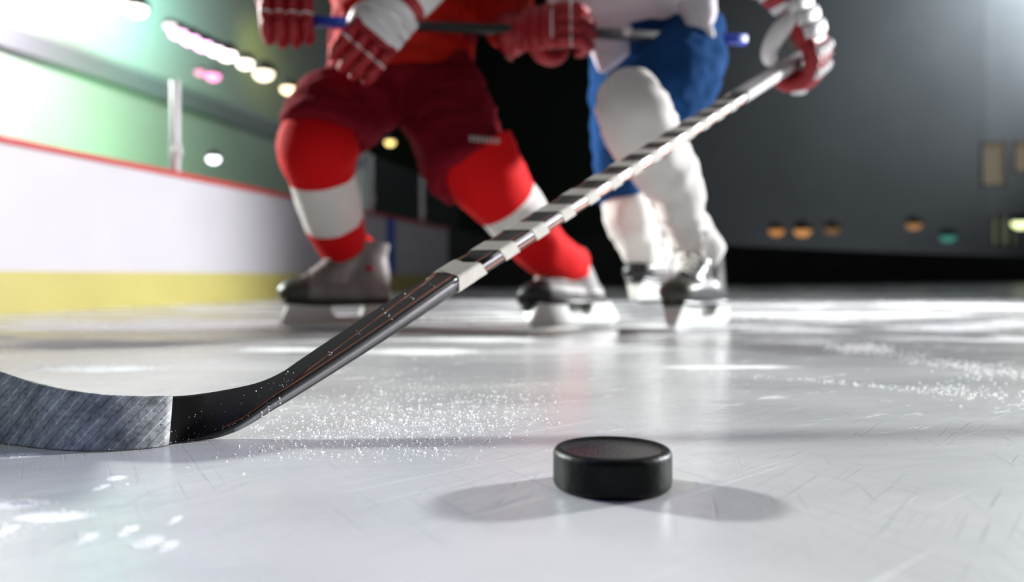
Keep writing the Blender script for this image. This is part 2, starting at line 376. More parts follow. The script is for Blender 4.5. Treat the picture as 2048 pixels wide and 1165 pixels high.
# glass panes on the left boards
k = 0
for Y0 in (1.53, 2.73, 3.93, 5.13, 6.33, 7.53):
    k += 1
    Y1 = Y0 + 1.2; a = Vector((bx(Y0) - 0.04, Y0, 0)); c = Vector((bx(Y1) - 0.04, Y1, 0))
    d = (c - a).normalized(); nn = Vector((-d.y, d.x, 0))
    wroot = empty('window_%d' % k, a); tag(wroot, kind='structure')
    bm = bmesh.new(); z0, z1 = BH + 0.01, 1.10
    g0 = d * 0.018; q = [g0, d * (1.2 - 0.0)]
    L_ = (c - a).length
    loft(bm, [[v + Vector((0, 0, z0)) + nn * s for v in (d * 0.018, d * (L_ - 0.018)) for s in (0,)] + [v + Vector((0, 0, z0)) + nn * 0.01 for v in (d * (L_ - 0.018), d * 0.018)],
              [v + Vector((0, 0, z1)) for v in (d * 0.018, d * (L_ - 0.018))] + [v + Vector((0, 0, z1)) + nn * 0.01 for v in (d * (L_ - 0.018), d * 0.018)]])
    build('pane', bm, M['glass'], wroot, smooth=False)
    bm = bmesh.new(); box(bm, (0, 0, (z0 + z1) / 2), (0.034, 0.03, z1 - z0), Matrix.Rotation(-math.atan(SL), 3, 'Z'), 0.004)
    box(bm, (0.012, 0.0, z0 + 0.11), (0.03, 0.04, 0.05), None, 0.006)
    build('frame', bm, M['alu'], wroot)

# ------------------------------------------------------------------ lamps of the arena
def lamp(name, c, r, color, strength, label, cat, group):
    t = empty(name, c); tag(t, label, cat, group)
    bm = bmesh.new(); tube(bm, [(Vector((0, 0, 0.02)), r * 1.25, r * 1.25), (Vector((0, 0, r * .9)), r * 1.0, r * 1.0), (Vector((0, 0, r * 1.3)), r * .3, r * .3)], 20, ref=Vector((0, 1, 0)))
    build('housing', bm, M['housing'], t)
    bm = bmesh.new(); ball(bm, (0, 0, 0), r, 1, 1, 0.75, 3); build('diffuser', bm, emis(name + '_glow', color, strength), t)
PINK, WARM = (1.0, 0.50, 0.86), (1.0, 0.76, 0.32)
lamps = [(236, 4, .12, 9, (1, .95, .85)), (272, 18, .16, 12, (1, .95, .92)), (340, 52, .09, 7, (1, .8, .8)), (356, 66, .14, 12, PINK), (380, 78, .15, 12, PINK), (406, 90, .15, 14, PINK), (430, 100, .14, 14, (1, .8, .92)),
         (454, 109, .16, 14, (1, .86, .85)), (490, 126, .15, 12, (1, .88, .75)), (527, 147, .19, 9, (1, .86, .65)), (576, 178, .15, 10, (1, .82, .5)), (594, 186, .15, 12, WARM), (612, 190, .15, 14, WARM)]
nm = ['first', 'second', 'third', 'fourth', 'fifth', 'sixth', 'seventh', 'eighth', 'ninth', 'tenth', 'eleventh', 'twelfth', 'thirteenth']
for i, (px, py, r, s, c) in enumerate(lamps):
    Y = 6400.0 / (HOR - py)
    p = U(px, py, Y); p = Vector((bx(Y) - 2.4 * 0 + (p.x - bx(Y)), Y, p.z))
    kind = 'pinkish-white' if c is PINK or i in (6, 7) else ('warm yellow' if i > 8 else 'white')
    lamp('ceiling_light', p, r * 1.0, c, s * .42, '%s round lamp, %s from the left in the slanting row above the boards' % (kind, nm[i]), 'lamp', 'row of ceiling lamps over the left boards')
for px, py, Y, r, s, c, lb in ((400, 145, 16, .10, 2.2, (1, .35, .55), 'dim pink lamp on the left of the pair below the lamp row'), (426, 152, 16, .14, 3.2, (1, .3, .6), 'brighter pink lamp on the right of the pair below the lamp row'),
                            (427, 318, 11, .085, 7, (.95, .85, 1.0), 'small white lamp seen through the glass above the left boards'), (780, 285, 20, .12, 3.0, (1, .75, .25), 'yellow lamp seen between the thighs of the red player'),
                            (1553, 462, 24, .22, 0.55, (1, .42, .12), 'leftmost of the orange lamps on the far right wall'), (1605, 462, 24, .25, 0.6, (1, .45, .15), 'second orange lamp from the left on the far wall'),
                            (1665, 459, 24, .22, 0.18, (1, .5, .2), 'faintest orange lamp, third from the left on the far wall'), (1828, 450, 24, .22, 0.35, (1, .5, .2), 'orange lamp on the far wall nearest the teal lamp'),
                            (1896, 474, 24, .22, 0.22, (.2, 1, .8), 'dim teal lamp low on the far right wall'), (2042, 446, 24, .25, 2.2, (.9, 1, .5), 'bright yellow-green lamp at the right edge of the far wall')):
    lamp('wall_lamp', U(px, py, Y), r, c, s, lb, 'lamp', None)
# lit windows of the far right wall
def litwin(n, px0, px1, py0, py1, c, s, mullions=1):
    Y = 25.8; a, b_ = U(px0, py1, Y), U(px1, py0, Y)
    t = empty('window_%d' % n, (a + b_) / 2); tag(t, kind='structure'); hw, hh = (b_.x - a.x) / 2, (b_.z - a.z) / 2
    bm = bmesh.new(); box(bm, (0, 0, 0), (2 * hw, 0.04, 2 * hh)); build('pane', bm, emis('lit_window', c, s), t, False)
    bm = bmesh.new(); e = 0.06
    for x in [-hw, hw] + [hw * (2 * (j + 1) / (mullions + 1) - 1) for j in range(mullions)]: box(bm, (x, -0.04, 0), (e, 0.08, 2 * hh + e))
    for z in (-hh, hh): box(bm, (0, -0.04, z), (2 * hw + e, 0.08, e))
    build('frame', bm, M['housing'], t, False)
litwin(7, 1962, 2008, 285, 372, (1.0, .86, .58), 0.13, 0)
litwin(8, 2026, 2070, 285, 345, (1.0, .80, .52), 0.14, 0)
litwin(9, 1982, 1994, 434, 490, (.9, 1.0, .6), 0.12, 0)
litwin(10, 2002, 2014, 434, 490, (.9, 1.0, .6), 0.14, 0)
litwin(11, 2022, 2031, 434, 490, (.9, 1.0, .6), 0.12, 0)

# ------------------------------------------------------------------ the puck
def make_puck():
    c = U(1224.5, 554, 0.5155); c.z = 0
    t = empty('hockey_puck', c); tag(t, 'black rubber hockey puck lying flat on the ice', 'puck')
    r = 0.0381; h = 0.0254; prof = [(0.0, 0.0), (r - .0036, 0.0), (r - .0018, .0007), (r - .0006, .0024), (r, .0045)]
    n = 12
    for j in range(1, n): prof.append((r - (0.00022 if j % 2 else 0.0), .0045 + (h - .009) * j / n))
    prof += [(r, h - .0045), (r - .0006, h - .0022), (r - .0016, h - .0009), (r - .0030, h - .0001), (r - .0042, h - .00005), (r - .0054, h - .0005), (r - .0068, h - .0016)]
    bm = bmesh.new(); seg = 96
    rings = [[Vector((max(a, 1e-5) * math.cos(2 * math.pi * k / seg), max(a, 1e-5) * math.sin(2 * math.pi * k / seg), z)) for k in range(seg)] for a, z in prof]
    loft(bm, rings, cap=False)
    build('rubber_body', bm, M['rubber'], t)
    bm = bmesh.new(); prof2 = [(r - .0068, h - .0016), (r - .010, h - .0020), (r * .5, h - .0021), (0, h - .0021)]
    rings = [[Vector((max(a, 1e-5) * math.cos(2 * math.pi * k / seg), max(a, 1e-5) * math.sin(2 * math.pi * k / seg), z)) for k in range(seg)] for a, z in prof2]
    loft(bm, rings, cap=False)
    build('top_face', bm, M['rubber_top'], t)
make_puck()

# ------------------------------------------------------------------ the foreground stick
XH, YH, YT = 430.0, 0.65, 1.75
heel = U(430, 858, YH); hand = U(1562, 141, YT)
sd = hand - heel; SLEN = sd.length; sdir = sd.normalized()
def sp(s): return heel + sd * s
pref = sp(0.21); v = (pref - cam.location).normalized()
e2 = (-v + sdir * v.dot(sdir)).normalized()          # towards the camera, square to the stick
e1 = e2.cross(sdir).normalized()
if e1.z < 0: e1 = -e1                                # up-left in the picture
PH = R(50)
nb = (e2 * math.cos(PH) + e1 * math.sin(PH)).normalized()   # broad face normal
wb = (e1 * math.cos(PH) - e2 * math.sin(PH)).normalized()   # across the broad face, upwards
SW, ST = 0.0295, 0.0195
stick = empty('hockey_stick', (heel.x, heel.y, 0)); tag(stick, 'black foreground hockey stick with spiral white shaft tape and grey taped blade on ice', 'hockey stick')
SO = Vector((heel.x, heel.y, 0))
def rrect(wd, th, r, n=4):
    """rounded rectangle outline as (across broad face, along normal)"""
    out = []
    for cx, cy, a0 in ((wd / 2 - r, th / 2 - r, 0), (-wd / 2 + r, th / 2 - r, 90), (-wd / 2 + r, -th / 2 + r, 180), (wd / 2 - r, -th / 2 + r, 270)):
        for j in range(n + 1):
            a = R(a0 + 90 * j / n); out.append((cx + r * math.cos(a), cy + r * math.sin(a)))
    return out
def sect(c, wv, nv, wd, th, r): return [c + wv * a + nv * b_ - SO for a, b_ in rrect(wd, th, r)]
# blade + taper stations as front-face top/bottom edge points, thickness
def bs(pt, Yt, pb, Yb, th): return (U(pt[0], pt[1], Yt), U(pb[0], pb[1], Yb), th)
def depth(px): u = (px - XH) / (1562 - XH); return 1.0 / ((1 - u) / YH + u / YT)
stations = [bs((-330, 720), .622, (-336, 800), .618, .004),
            bs((-306, 640), .622, (-312, 836), .618, .0062),
            bs((-200, 642), .638, (-208, 862), .626, .0066),
            bs((-100, 690), .655, (-106, 880), .636, .0068),
            bs((0, 742), .668, (-2, 889.5), .6435, .007),
            bs((100, 772), .652, (96, 901), .6235, .007),
            bs((200, 788), .642, (200, 905), .6155, .0072),
            bs((300, 792), .651, (296, 899), .626, .0076),
            bs((372, 790), .664, (362, 888), .6465, .0082),
            bs((430, 781), .682, (420, 872), .656, .0100),
            bs((508, 765), .693, (480, 846), .665, .0125),
            bs((561, 743), .709, (549, 797), .684, .0150),
            bs((616, 706), .732, (616, 756), .708, .0165)]
def full(st):
    T, B, th = st; wv = (T - B); wd = wv.length; wv.normalize(); return T, B, wv, wd, th
rings = []; shaft_rings = []
# tangent per station for normals
Cs = [(s[0] + s[1]) / 2 for s in stations]
def add_sections():
    out = []
    for i, st in enumerate(stations):
        T, B, wv, wd, th = full(st)
        t = (Cs[min(i + 1, len(Cs) - 1)] - Cs[max(i - 1, 0)]).normalized()
        nv = t.cross(wv).normalized()
        if nv.dot(cam.location - Cs[i]) < 0: nv = -nv
        wv2 = wv; 
        out.append((Cs[i], wv2, nv, wd, th))
    for s in (0.235,):
        pass
    return out
secs = add_sections()
def shaft_sec(s): # front face centre, across, normal, width, thickness
    return (sp(s) + nb * (ST / 2), wb, nb, SW, ST)
secs_b = secs + [shaft_sec(0.185), shaft_sec(0.235)]
# smooth resample
flat = [(*a, *b_, *c, d, e) for a, b_, c, d, e in secs_b]
fine = catmull(flat, 5)
def tosec(f, grow=0.0):
    c = Vector(f[0:3]); wv = Vector(f[3:6]).normalized(); nv = Vector(f[6:9]); nv = (nv - wv * nv.dot(wv)).normalized(); wd, th = f[9], f[10]
    ctr = c - nv * (th / 2); rr = min(th * 0.32, 0.0032)
    return [ctr + wv * a + nv * b_ - SO for a, b_ in rrect(wd + grow * 2, th + grow * 2, rr + grow)]
def lift(r):
    return [Vector((p.x, p.y, max(p.z, 0.0006))) for p in r]
bm = bmesh.new(); loft(bm, [lift(tosec(f)) for f in fine[:-3]])
build('blade', bm, M['carbon'], stick)
# cloth tape round the blade
bm = bmesh.new(); ntp = 8 * 5; ring_list = [lift(tosec(f, 0.0007)) for f in fine[:ntp - 1]]
# slanted end of the wrap
rl = ring_list; n = len(rl[0]); vr = [[bm.verts.new(p) for p in r] for r in rl]
uvl = bm.loops.layers.uv.new('UVMap'); cum = [0.0]
for i in range(1, len(rl)): cum.append(cum[-1] + (rl[i][0] - rl[i - 1][0]).length)
per = [0.0]
for kx in range(n): per.append(per[-1] + (rl[20][(kx + 1) % n] - rl[20][kx]).length)
hgt = 0.055
def vcoord(i, kx):
    f = fine[i]; wv = Vector(f[3:6]).normalized(); c = Vector(f[0:3]) - SO
    return (rl[i][kx % n] - c).dot(wv) / 0.055 + 0.5
for i in range(len(rl) - 1):
    for kx in range(n):
        f = bm.faces.new((vr[i][kx], vr[i][(kx + 1) % n], vr[i + 1][(kx + 1) % n], vr[i + 1][kx]))
        for lp, (ii, kk) in zip(f.loops, ((i, kx), (i, kx + 1), (i + 1, kx + 1), (i + 1, kx))):
            lp[uvl].uv = (cum[ii] / 0.055, vcoord(ii, kk))
bm.faces.new(vr[0][::-1]); bm.faces.new(vr[-1])
tape = build('blade_tape', bm, M['blade_tape'], stick); tape['label'] = 'worn grey cloth tape wound round the blade'
# shaft
bm = bmesh.new(); ss = [0.228 + (1.17 - 0.228) * i / 40 for i in range(41)]
loft(bm, [sect(sp(s), wb, nb, SW, ST, 0.0038) for s in ss]); build('shaft', bm, M['carbon'], stick)
# decals: lower narrow side silver with a copper strip, copper pinstripes on the broad face (thin raised foils)
def strip(name, m, pts, s0, s1, n=30, taper=None):
    """pts: outline offsets (a,b) along the shaft skin"""
    bm = bmesh.new(); rs = []
    for i in range(n + 1):
        s = s0 + (s1 - s0) * i / n; rs.append([sp(s) + wb * a + nb * b_ - SO for a, b_ in pts])
    loft(bm, rs); return build(name, bm, m, stick)
hw, ht, e = SW / 2, ST / 2, 0.00025
strip('side_foil', M['silver'], [(-hw - e, ht - .0040), (-hw + .001, ht - .0040), (-hw + .001, -.0015), (-hw - e, -.0015)], 0.20, 1.0)
strip('side_stripe', M['brown'], [(-hw - e, -.0017), (-hw + .001, -.0017), (-hw + .001, -ht + .0035), (-hw - e, -ht + .0035)], 0.215, 1.0)
strip('edge_stripe', M['orange'], [(hw - .0040, ht + e), (hw - .0054, ht + e), (hw - .0054, ht - .001), (hw - .0040, ht - .001)], 0.19, 1.0)
strip('edge_stripe', M['orange'], [(-hw + .0046, ht + e), (-hw + .0060, ht + e), (-hw + .0060, ht - .001), (-hw + .0046, ht - .001)], 0.19, 1.0)
# same foils carried down onto the taper and blade heel
def foil(name, m, u0, u1, i0, i1, w0=1.0, w1=1.0, out=0.0004, under=False):
    bm = bmesh.new(); rs = []
    for i in range(i0, i1 + 1):
        f = fine[i]; c = Vector(f[0:3]); wv = Vector(f[3:6]).normalized(); nv = Vector(f[6:9]); nv = (nv - wv * nv.dot(wv)).normalized(); wd, th = f[9], f[10]
        q = (i - i0) / (i1 - i0); ua = u0[0] + (u0[1] - u0[0]) * q; ub = u1[0] + (u1[1] - u1[0]) * q
        if under:   # on the lower narrow side: ua, ub are depths below the front face
            base = c - wv * (wd / 2); P = [base - wv * out - nv * th * ua, base + wv * .001 - nv * th * ua, base + wv * .001 - nv * th * ub, base - wv * out - nv * th * ub]
        else:
            P = [c + wv * wd * ua + nv * out, c + wv * wd * ub + nv * out, c + wv * wd * ub - nv * .001, c + wv * wd * ua - nv * .001]
        P = [Vector((p.x, p.y, max(p.z, .001))) - SO for p in P]
        rs.append(P)
    loft(bm, rs); return build(name, bm, m, stick)
NF = len(fine) - 1
foil('edge_stripe', M['orange'], (-.44, -.33), (-.40, -.26), 47, NF - 2)
foil('side_foil', M['silver'], (.25, .14), (.80, .58), 49, NF - 1, under=True)
foil('edge_stripe', M['orange'], (-.30, .36), (-.24, .42), NF - 11, NF - 3)
# white spiral grip tape: a flat ribbon wound round the shaft
def spiral(name, s0, turns, pitch, wd, m, grow=0.0009, flip=1):
    out = rrect(SW + 2 * grow, ST + 2 * grow, 0.0042); inn = rrect(SW, ST, 0.0038)
    out = [out[j] for j in range(len(out))]; n = len(out)
    # perimeter fractions
    per = [0.0]
    for j in range(n):
        a, b_ = out[j], out[(j + 1) % n]; per.append(per[-1] + math.hypot(a[0] - b_[0], a[1] - b_[1]))
    tot = per[-1]; bm = bmesh.new(); rs = []
    for i in range(int(turns * n) + 1):
        j = i % n; jj = j if flip > 0 else (n - j) % n
        fr = (i // n) + (per[j] / tot if flip > 0 else (tot - per[(n - j)] ) / tot)
        base = sp(s0 + pitch * fr); A, B = out[jj], inn[jj]
        du = sdir * wd / 2; jig = sdir * random.uniform(-.0005, .0005)
        rs.append([base - du + jig + wb * A[0] + nb * A[1] - SO, base + du + jig + wb * A[0] + nb * A[1] - SO, base + du + wb * B[0] + nb * B[1] - SO, base - du + wb * B[0] + nb * B[1] - SO])
    loft(bm, rs); return build(name, bm, m, stick, smooth=False)
PITCH = 0.0455
spiral('spiral_tape', 0.2085, 13.2, PITCH, 0.029, M['tape'])['label'] = 'white cloth tape wound in a spiral up the shaft'
bm = bmesh.new()
loft(bm, [sect(sp(s), wb, nb, SW + g, ST + g, 0.0044) for s, g in ((.2060, .0004), (.2062, .0022), (.2262, .0022), (.2264, .0004))])
build('tape_ring', bm, M['tape'], stick, smooth=False)
bm = bmesh.new(); loft(bm, [sect(sp(.82 + .34 * i / 30), wb, nb, SW + .002 + (.0012 if i % 2 else 0), ST + .002 + (.0012 if i % 2 else 0), 0.005) for i in range(31)]); build('grip', bm, M['grip'], stick)
bm = bmesh.new(); loft(bm, [sect(sp(s), wb, nb, SW + g, ST + g, 0.006) for s, g in ((1.165, .003), (1.168, .010), (1.182, .010), (1.186, .003))]); build('end_knob', bm, M['grip'], stick)

# ------------------------------------------------------------------ skates
def frame(fdir, up):
    f = Vector(fdir).normalized(); u = Vector(up); u = (u - f * u.dot(f)).normalized(); s = u.cross(f).normalized()
    m = Matrix((f, s, u)).transposed().to_4x4(); return m
def skate(parent, origin, fdir, up, boot_m, cap_m, accent=None, loose=False, toe_m=None):
    t = empty('ice_skate'); t.parent = parent
    Mx = frame(fdir, up)
    # keep runner resting on the ice: lowest point at z=0
    t.matrix_local = Matrix.Translation(Vector(origin) - parent.location) @ Mx
    V_ = Vector
    # boot
    bm = bmesh.new(); refy = V_((0, 1, 0))
    tube(bm, [(V_((-.118, 0, .100)), .030, .026), (V_((-.09, 0, .098)), .033, .033), (V_((-.02, 0, .100)), .036, .036), (V_((.06, 0, .103)), .036, .043), (V_((.11, 0, .101)), .033, .044), (V_((.145, 0, .097)), .027, .038), (V_((.163, 0, .093)), .012, .018)], 24, refy, sub=3)
    tube(bm, [(V_((-.060, 0, .085)), .060, .038), (V_((-.066, 0, .14)), .056, .036), (V_((-.062, 0, .19)), .052, .037), (V_((-.066, 0, .212)), .054, .040), (V_((-.068, 0, .228)), .055, .041)], 24, refy, sub=3)
    tube(bm, [(V_((.10, 0, .105)), .036, .034), (V_((.04, 0, .135)), .036, .034), (V_((-.02, 0, .185)), .034, .034), (V_((-.028, 0, .235)), .026, .036)], 20, refy, sub=3)
    fuse('boot', bm, boot_m, 0.006, t, smooth_it=5)
    bm = bmesh.new(); tube(bm, [(V_((.098, 0, .101)), .0365, .0465), (V_((.125, 0, .100)), .0335, .0455), (V_((.150, 0, .096)), .0275, .038), (V_((.168, 0, .092)), .013, .019)], 24, refy, sub=3)
    fuse('toe_cap', bm, cap_m, 0.005, t, smooth_it=2)
    bm = bmesh.new(); tube(bm, [(V_((-.115, 0, .068)), .010, .030), (V_((-.03, 0, .066)), .008, .028), (V_((.06, 0, .066)), .008, .036), (V_((.155, 0, .072)), .008, .028)], 16, refy, sub=4, sq=4)
    build('outsole', bm, M['boot_black'], t)
    # tongue and laces
    bm = bmesh.new(); tube(bm, [(V_((-.012, 0, .20)), .010, .032), (V_((-.006, 0, .24)), .010, .036), (V_((.012, 0, .285)), .008, .034)], 16, refy, sub=3); build('tongue', bm, M['boot_silver'], t)
    bm = bmesh.new()
    for j in range(7):
        q = j / 6; x = .088 - .088 * q; z = .148 - 0.0 + .085 * q ** 1.15; yw = .026
        for sg in (-1, 1):
            tube(bm, [(V_((x, -yw * sg, z - .010)), .0032, .0032), (V_((x - .006, 0, z + .006)), .0036, .0036), (V_((x - .014, yw * sg, z + .004)), .0032, .0032)], 8, sub=3)
    if loose:
        for sg in (-1, 1):
            tube(bm, [(V_((.0, .01 * sg, .235)), .0042, .0042), (V_((.035, .045 * sg, .245)), .0042, .0042), (V_((.05, .040 * sg, .20)), .0042, .0042), (V_((.01, .012 * sg, .225)), .004, .004)], 8, sub=5)
            tube(bm, [(V_((.0, .01 * sg, .235)), .0038, .0038), (V_((.04, .03 * sg, .22)), .0038, .0038), (V_((.055, .05 * sg, .16)), .0038, .0038), (V_((.05, .055 * sg, .12)), .0036, .0036)], 8, sub=5)
    build('laces', bm, M['lace'], t)
    if accent is not None:
        for sg in (-1, 1):
            bm = bmesh.new(); ball(bm, (-.055, .041 * sg, .155), .011, 1.1, .35, .8, 2)
            build('side_badge', bm, accent, t)
    # blade holder: two towers joined by a rail, with an open arch between
    def hs(x, z0, z1, y0, y1): return [V_((x, -y0, z0)), V_((x, y0, z0)), V_((x, y1, z1)), V_((x, -y1, z1))]
    bm = bmesh.new()
    tw = [(-.135, .018, .030), (-.120, .014, .060), (-.11, .013, .066), (-.075, .013, .066), (-.060, .013, .060)]
    def prism(outline, y_low, y_top):
        lo = [V_((x, -(y_low + (y_top - y_low) * (z - .012) / .056), z)) for x, z in outline]; hi = [V_((x, (y_low + (y_top - y_low) * (z - .012) / .056), z)) for x, z in outline]
        loft(bm, [lo, hi])
    prism([(-.150, .016), (-.146, .032), (-.122, .066), (-.058, .066), (-.052, .054), (-.040, .034), (.022, .032), (.036, .040), (.046, .066), (.146, .066), (.158, .036), (.162, .018), (.150, .013), (-.138, .011)], .011, .028)
    build('blade_holder', bm, M['holder'], t, smooth=False)
    bm = bmesh.new(); out = [(-.152, .020)]
    for j in range(17):
        x = -.150 + .31 * j / 16; zz = .012 * max(0, abs((x - .005) / .155) - .80) / .2
        out.append((x, zz))
    out += [(.166, .022), (.150, .024), (-.140, .024)]
    loft(bm, [[V_((x, -.0016, z)) for x, z in out], [V_((x, .0016, z)) for x, z in out]])
    build('runner', bm, M['steel'], t, smooth=False)
    return t, Vector(origin) + (Mx.to_3x3() @ V_((-.052, 0, .175)))

# ------------------------------------------------------------------ gloves
def glove(parent, origin, xdir, zdir, ma, mb, scale=1.0, flip=1, cuff=.11, palm=None, mc=None, mp=None, pad=None):
    """closed round a shaft that runs along local x through the origin; wrist towards +z; back of the hand on +y"""
    t = empty('glove'); t.parent = parent
    x = Vector(xdir).normalized(); z = Vector(zdir); z = (z - x * z.dot(x)).normalized(); y = z.cross(x).normalized() * flip
    Mx = Matrix((x * scale, y * scale, z * scale)).transposed().to_4x4()
    t.matrix_local = Matrix.Translation(Vector(origin) - parent.location) @ Mx
    V_ = Vector
    bm = bmesh.new(); tube(bm, [(V_((0, .028, .125)), .044, .026), (V_((0, .034, .085)), .054, .026), (V_((0, .042, .045)), .060, .025), (V_((0, .046, .020)), .058, .020)], 24, V_((0, 1, 0)), sub=3, sq=2.8)
    fuse('hand_back', bm, ma, 0.005, t, smooth_it=3)
    # padded rolls over the back of the hand, piping in the creases between them
    for j, (zz, yy) in enumerate(((.112, .046), (.084, .054), (.054, .060))):
        bm = bmesh.new(); tube(bm, [(V_((-.054, yy - .014, zz)), .014, .010), (V_((-.03, yy, zz)), .0165, .012), (V_((.03, yy, zz)), .0165, .012), (V_((.054, yy - .014, zz)), .014, .010)], 16, sub=3, sq=2.8)
        build('back_roll', bm, mb if j != 1 or mc is None else mc, t)
        bm = bmesh.new(); z2 = zz - .0155
        tube(bm, [(V_((-.056, yy - .016, z2)), .0028, .0028), (V_((-.03, yy + .006, z2)), .0028, .0028), (V_((.03, yy + .006, z2)), .0028, .0028), (V_((.056, yy - .016, z2)), .0028, .0028)], 8, sub=3); build('piping', bm, mp or ma, t)
    # four fingers, each bent three times round the shaft
    for i, xx in enumerate((-.046, -.0155, .0155, .045)):
        L_ = (0.92, 1.03, 1.0, 0.86)[i]; bm = bmesh.new(); r = (.0155, .0165, .016, .0145)[i]
        path = [(V_((xx * .98, .048, .030)), r * 1.05, r * 1.05), (V_((xx, .050, .002)), r * 1.12, r * 1.05), (V_((xx, .040, -.030 * L_)), r, r), (V_((xx * 1.0, .020, -.046 * L_)), r * 1.05, r), (V_((xx * .98, -.010, -.046 * L_)), r * .98, r * .95), (V_((xx * .95, -.030, -.028 * L_)), r * .9, r * .9), (V_((xx * .93, -.035, -.010)), r * .7, r * .7)]
        tube(bm, path, 16, V_((1, 0, 0)), sub=4)
        fo = build('finger', bm, ma, t)
        for a_, c_ in (((xx, .060, .022), (xx, .060, .000)), ((xx, .054, -.020), (xx, .040, -.040)), ((xx, .014, -.056 * L_), (xx, -.008, -.056 * L_))):
            bm = bmesh.new(); tube(bm, [(V_(a_), r * .3, r * .3), (V_(a_) * .85 + V_(c_) * .15, r * .85, r * .6), (V_(a_) * .15 + V_(c_) * .85, r * .85, r * .6), (V_(c_), r * .3, r * .3)], 12, V_((1, 0, 0)), sub=2, sq=2.8)
            build('finger_pad', bm, pad or (mb if (i % 2 == 0 or mc is None) else mc), fo)
        bm = bmesh.new(); tube(bm, [(V_((xx - r, .052, -.010)), .0024, .0024), (V_((xx, .066, -.010)), .0026, .0026), (V_((xx + r, .052, -.010)), .0024, .0024)], 8, sub=3); build('piping', bm, mp or ma, fo)
    bm = bmesh.new(); tube(bm, [(V_((-.040, .030, .092)), .017, .017), (V_((-.060, .004, .074)), .020, .019), (V_((-.060, -.024, .046)), .018, .018), (V_((-.040, -.038, .024)), .016, .015), (V_((-.018, -.042, .016)), .011, .011)], 16, V_((1, 0, 0)), sub=4)
    build('thumb', bm, mb, t)
    bm = bmesh.new(); tube(bm, [(V_((0, .012, .095)), .040, .014), (V_((0, .016, .05)), .050, .014), (V_((0, .022, .026)), .048, .010)], 16, V_((0, 1, 0)), sub=2); build('palm', bm, palm or M['palm'], t)
    bm = bmesh.new(); tube(bm, [(V_((0, .022, .110)), .045, .040), (V_((0, .018, .135)), .053, .048), (V_((0, .012, .16)), .060, .056), (V_((0, .008, .11 + cuff)), .066, .062)], 28, V_((0, 1, 0)), sub=3, mi=lambda i, k: 1 if 2 <= i <= 4 else 0); build('cuff', bm, [mb, ma], t)
    return t

# ------------------------------------------------------------------ people
def I(px, py, Y, hw, dr=1.0):
    """picture position, distance, half width in picture pixels, depth ratio"""
    r = hw * Y / F; return (U(px, py, Y), r, r * dr)
def shin_from(pts, name, parent, mats, band=None, seg=40, sub=8, fold=.0035):
    """knitted sock: rings along the leg; band=(i0,i1) ring range in white"""
    bm = bmesh.new()
    pts = [(p[0] - parent.location, p[1], p[2]) for p in pts]
    n = len(pts)
    mi = (lambda i, k: 1 if band and band[0] * sub <= i < band[1] * sub else 0)
    tube(bm, pts, seg, mi=mi, sub=sub)
    o = build(name, bm, mats, parent)
    nr = [v.normal.copy() for v in o.data.vertices]
    for v, nn in zip(o.data.vertices, nr):
        v.co += nn * fold * (noise.noise(v.co * 22) + .6 * noise.noise(Vector((v.co.x * 12, v.co.y * 12, v.co.z * 60))))
    return o
def cloth(name, parent, tubes, m, voxel=0.009, wrinkle=.006, wscale=9, stretch=(1, 1, 1), sit=5, extra=None, sq=2.0):
    bm = bmesh.new()
    for pts in tubes: tube(bm, [(p[0] - parent.location, p[1], p[2]) for p in pts], 28, sub=4, sq=sq)
    if extra: extra(bm)
    return fuse(name, bm, m, voxel, parent, wrinkle, wscale, sit, stretch)
def head(bm, c, tilt, s=1.0):
    c = Vector(c); ball(bm, c, .098 * s, .80, 1.0, 1.12); ball(bm, c + Vector((0, -.015, -.055)), .07 * s, .85, .95, .9)
    ball(bm, c + Vector((0, -.098, -.018)), .018, .8, 1.1, 1.3, 2)                      # nose
    for sg in (-1, 1): ball(bm, c + Vector((.080 * sg, .005, -.012)), .026, .4, .8, 1.2, 2)   # ears
    ball(bm, c + Vector((0, -.085, -.066)), .020, 1.3, .6, .5, 2)                        # lips
def headgear(root, c, m):
    c = Vector(c) - root.location
    bm = bmesh.new(); ball(bm, c + Vector((0, .012, .035)), .118, .88, 1.08, .95); 
    for v in list(bm.verts):
        if v.co.z < c.z + .02: v.co.z = c.z + .02 - (0.05 if v.co.y > c.y - .03 else 0) * min(1, (c.z + .02 - v.co.z) / .05)
    for x in (-.03, 0, .03): tube(bm, [(c + Vector((x, -.085, .10)), .010, .008), (c + Vector((x, 0, .148)), .012, .008), (c + Vector((x, .09, .11)), .010, .008)], 10, sub=4)
    build('helmet', bm, m, root)
    bm = bmesh.new(); tube(bm, [(c + Vector((-.085, -.05, .02)), .010, .022), (c + Vector((-.06, -.10, .015)), .010, .022)], 8)
    bm.free()
    for sg in (-1, 1):
        bm = bmesh.new(); ball(bm, c + Vector((.032 * sg, -.083, .010)), .013, 1, .6, .8, 2); build('eye', bm, M['glove_white'], root)
        bm = bmesh.new(); ball(bm, c + Vector((.032 * sg, -.0905, .010)), .0055, 1, .5, 1, 2); build('pupil', bm, M['boot_black'], root)
    bm = bmesh.new(); ball(bm, c + Vector((0, .035, -.02)), .096, .86, .9, .9, 3); build('hair', bm, M['hair'], root)

# ---- player in red
A = empty('person', (U(800, 554, 2.12).x, 2.12, 0))
tag(A, 'person in red jersey and shorts, white-banded red socks, crouching and holding a thin stick across', 'person')
# skates
sA1, ankA1 = skate(A, (U(690, 554, 2.09).x, 2.09, 0), (-.90, -.42, 0), (-.12, -.02, 1), M['boot_grey'], M['boot_olive'], M['glove_red'])
sA2, ankA2 = skate(A, (U(1160, 554, 2.07).x, 2.07, 0), (-.74, -.67, 0), (-.60, .12, 1), M['boot_grey'], M['boot_black'], M['glove_red'])
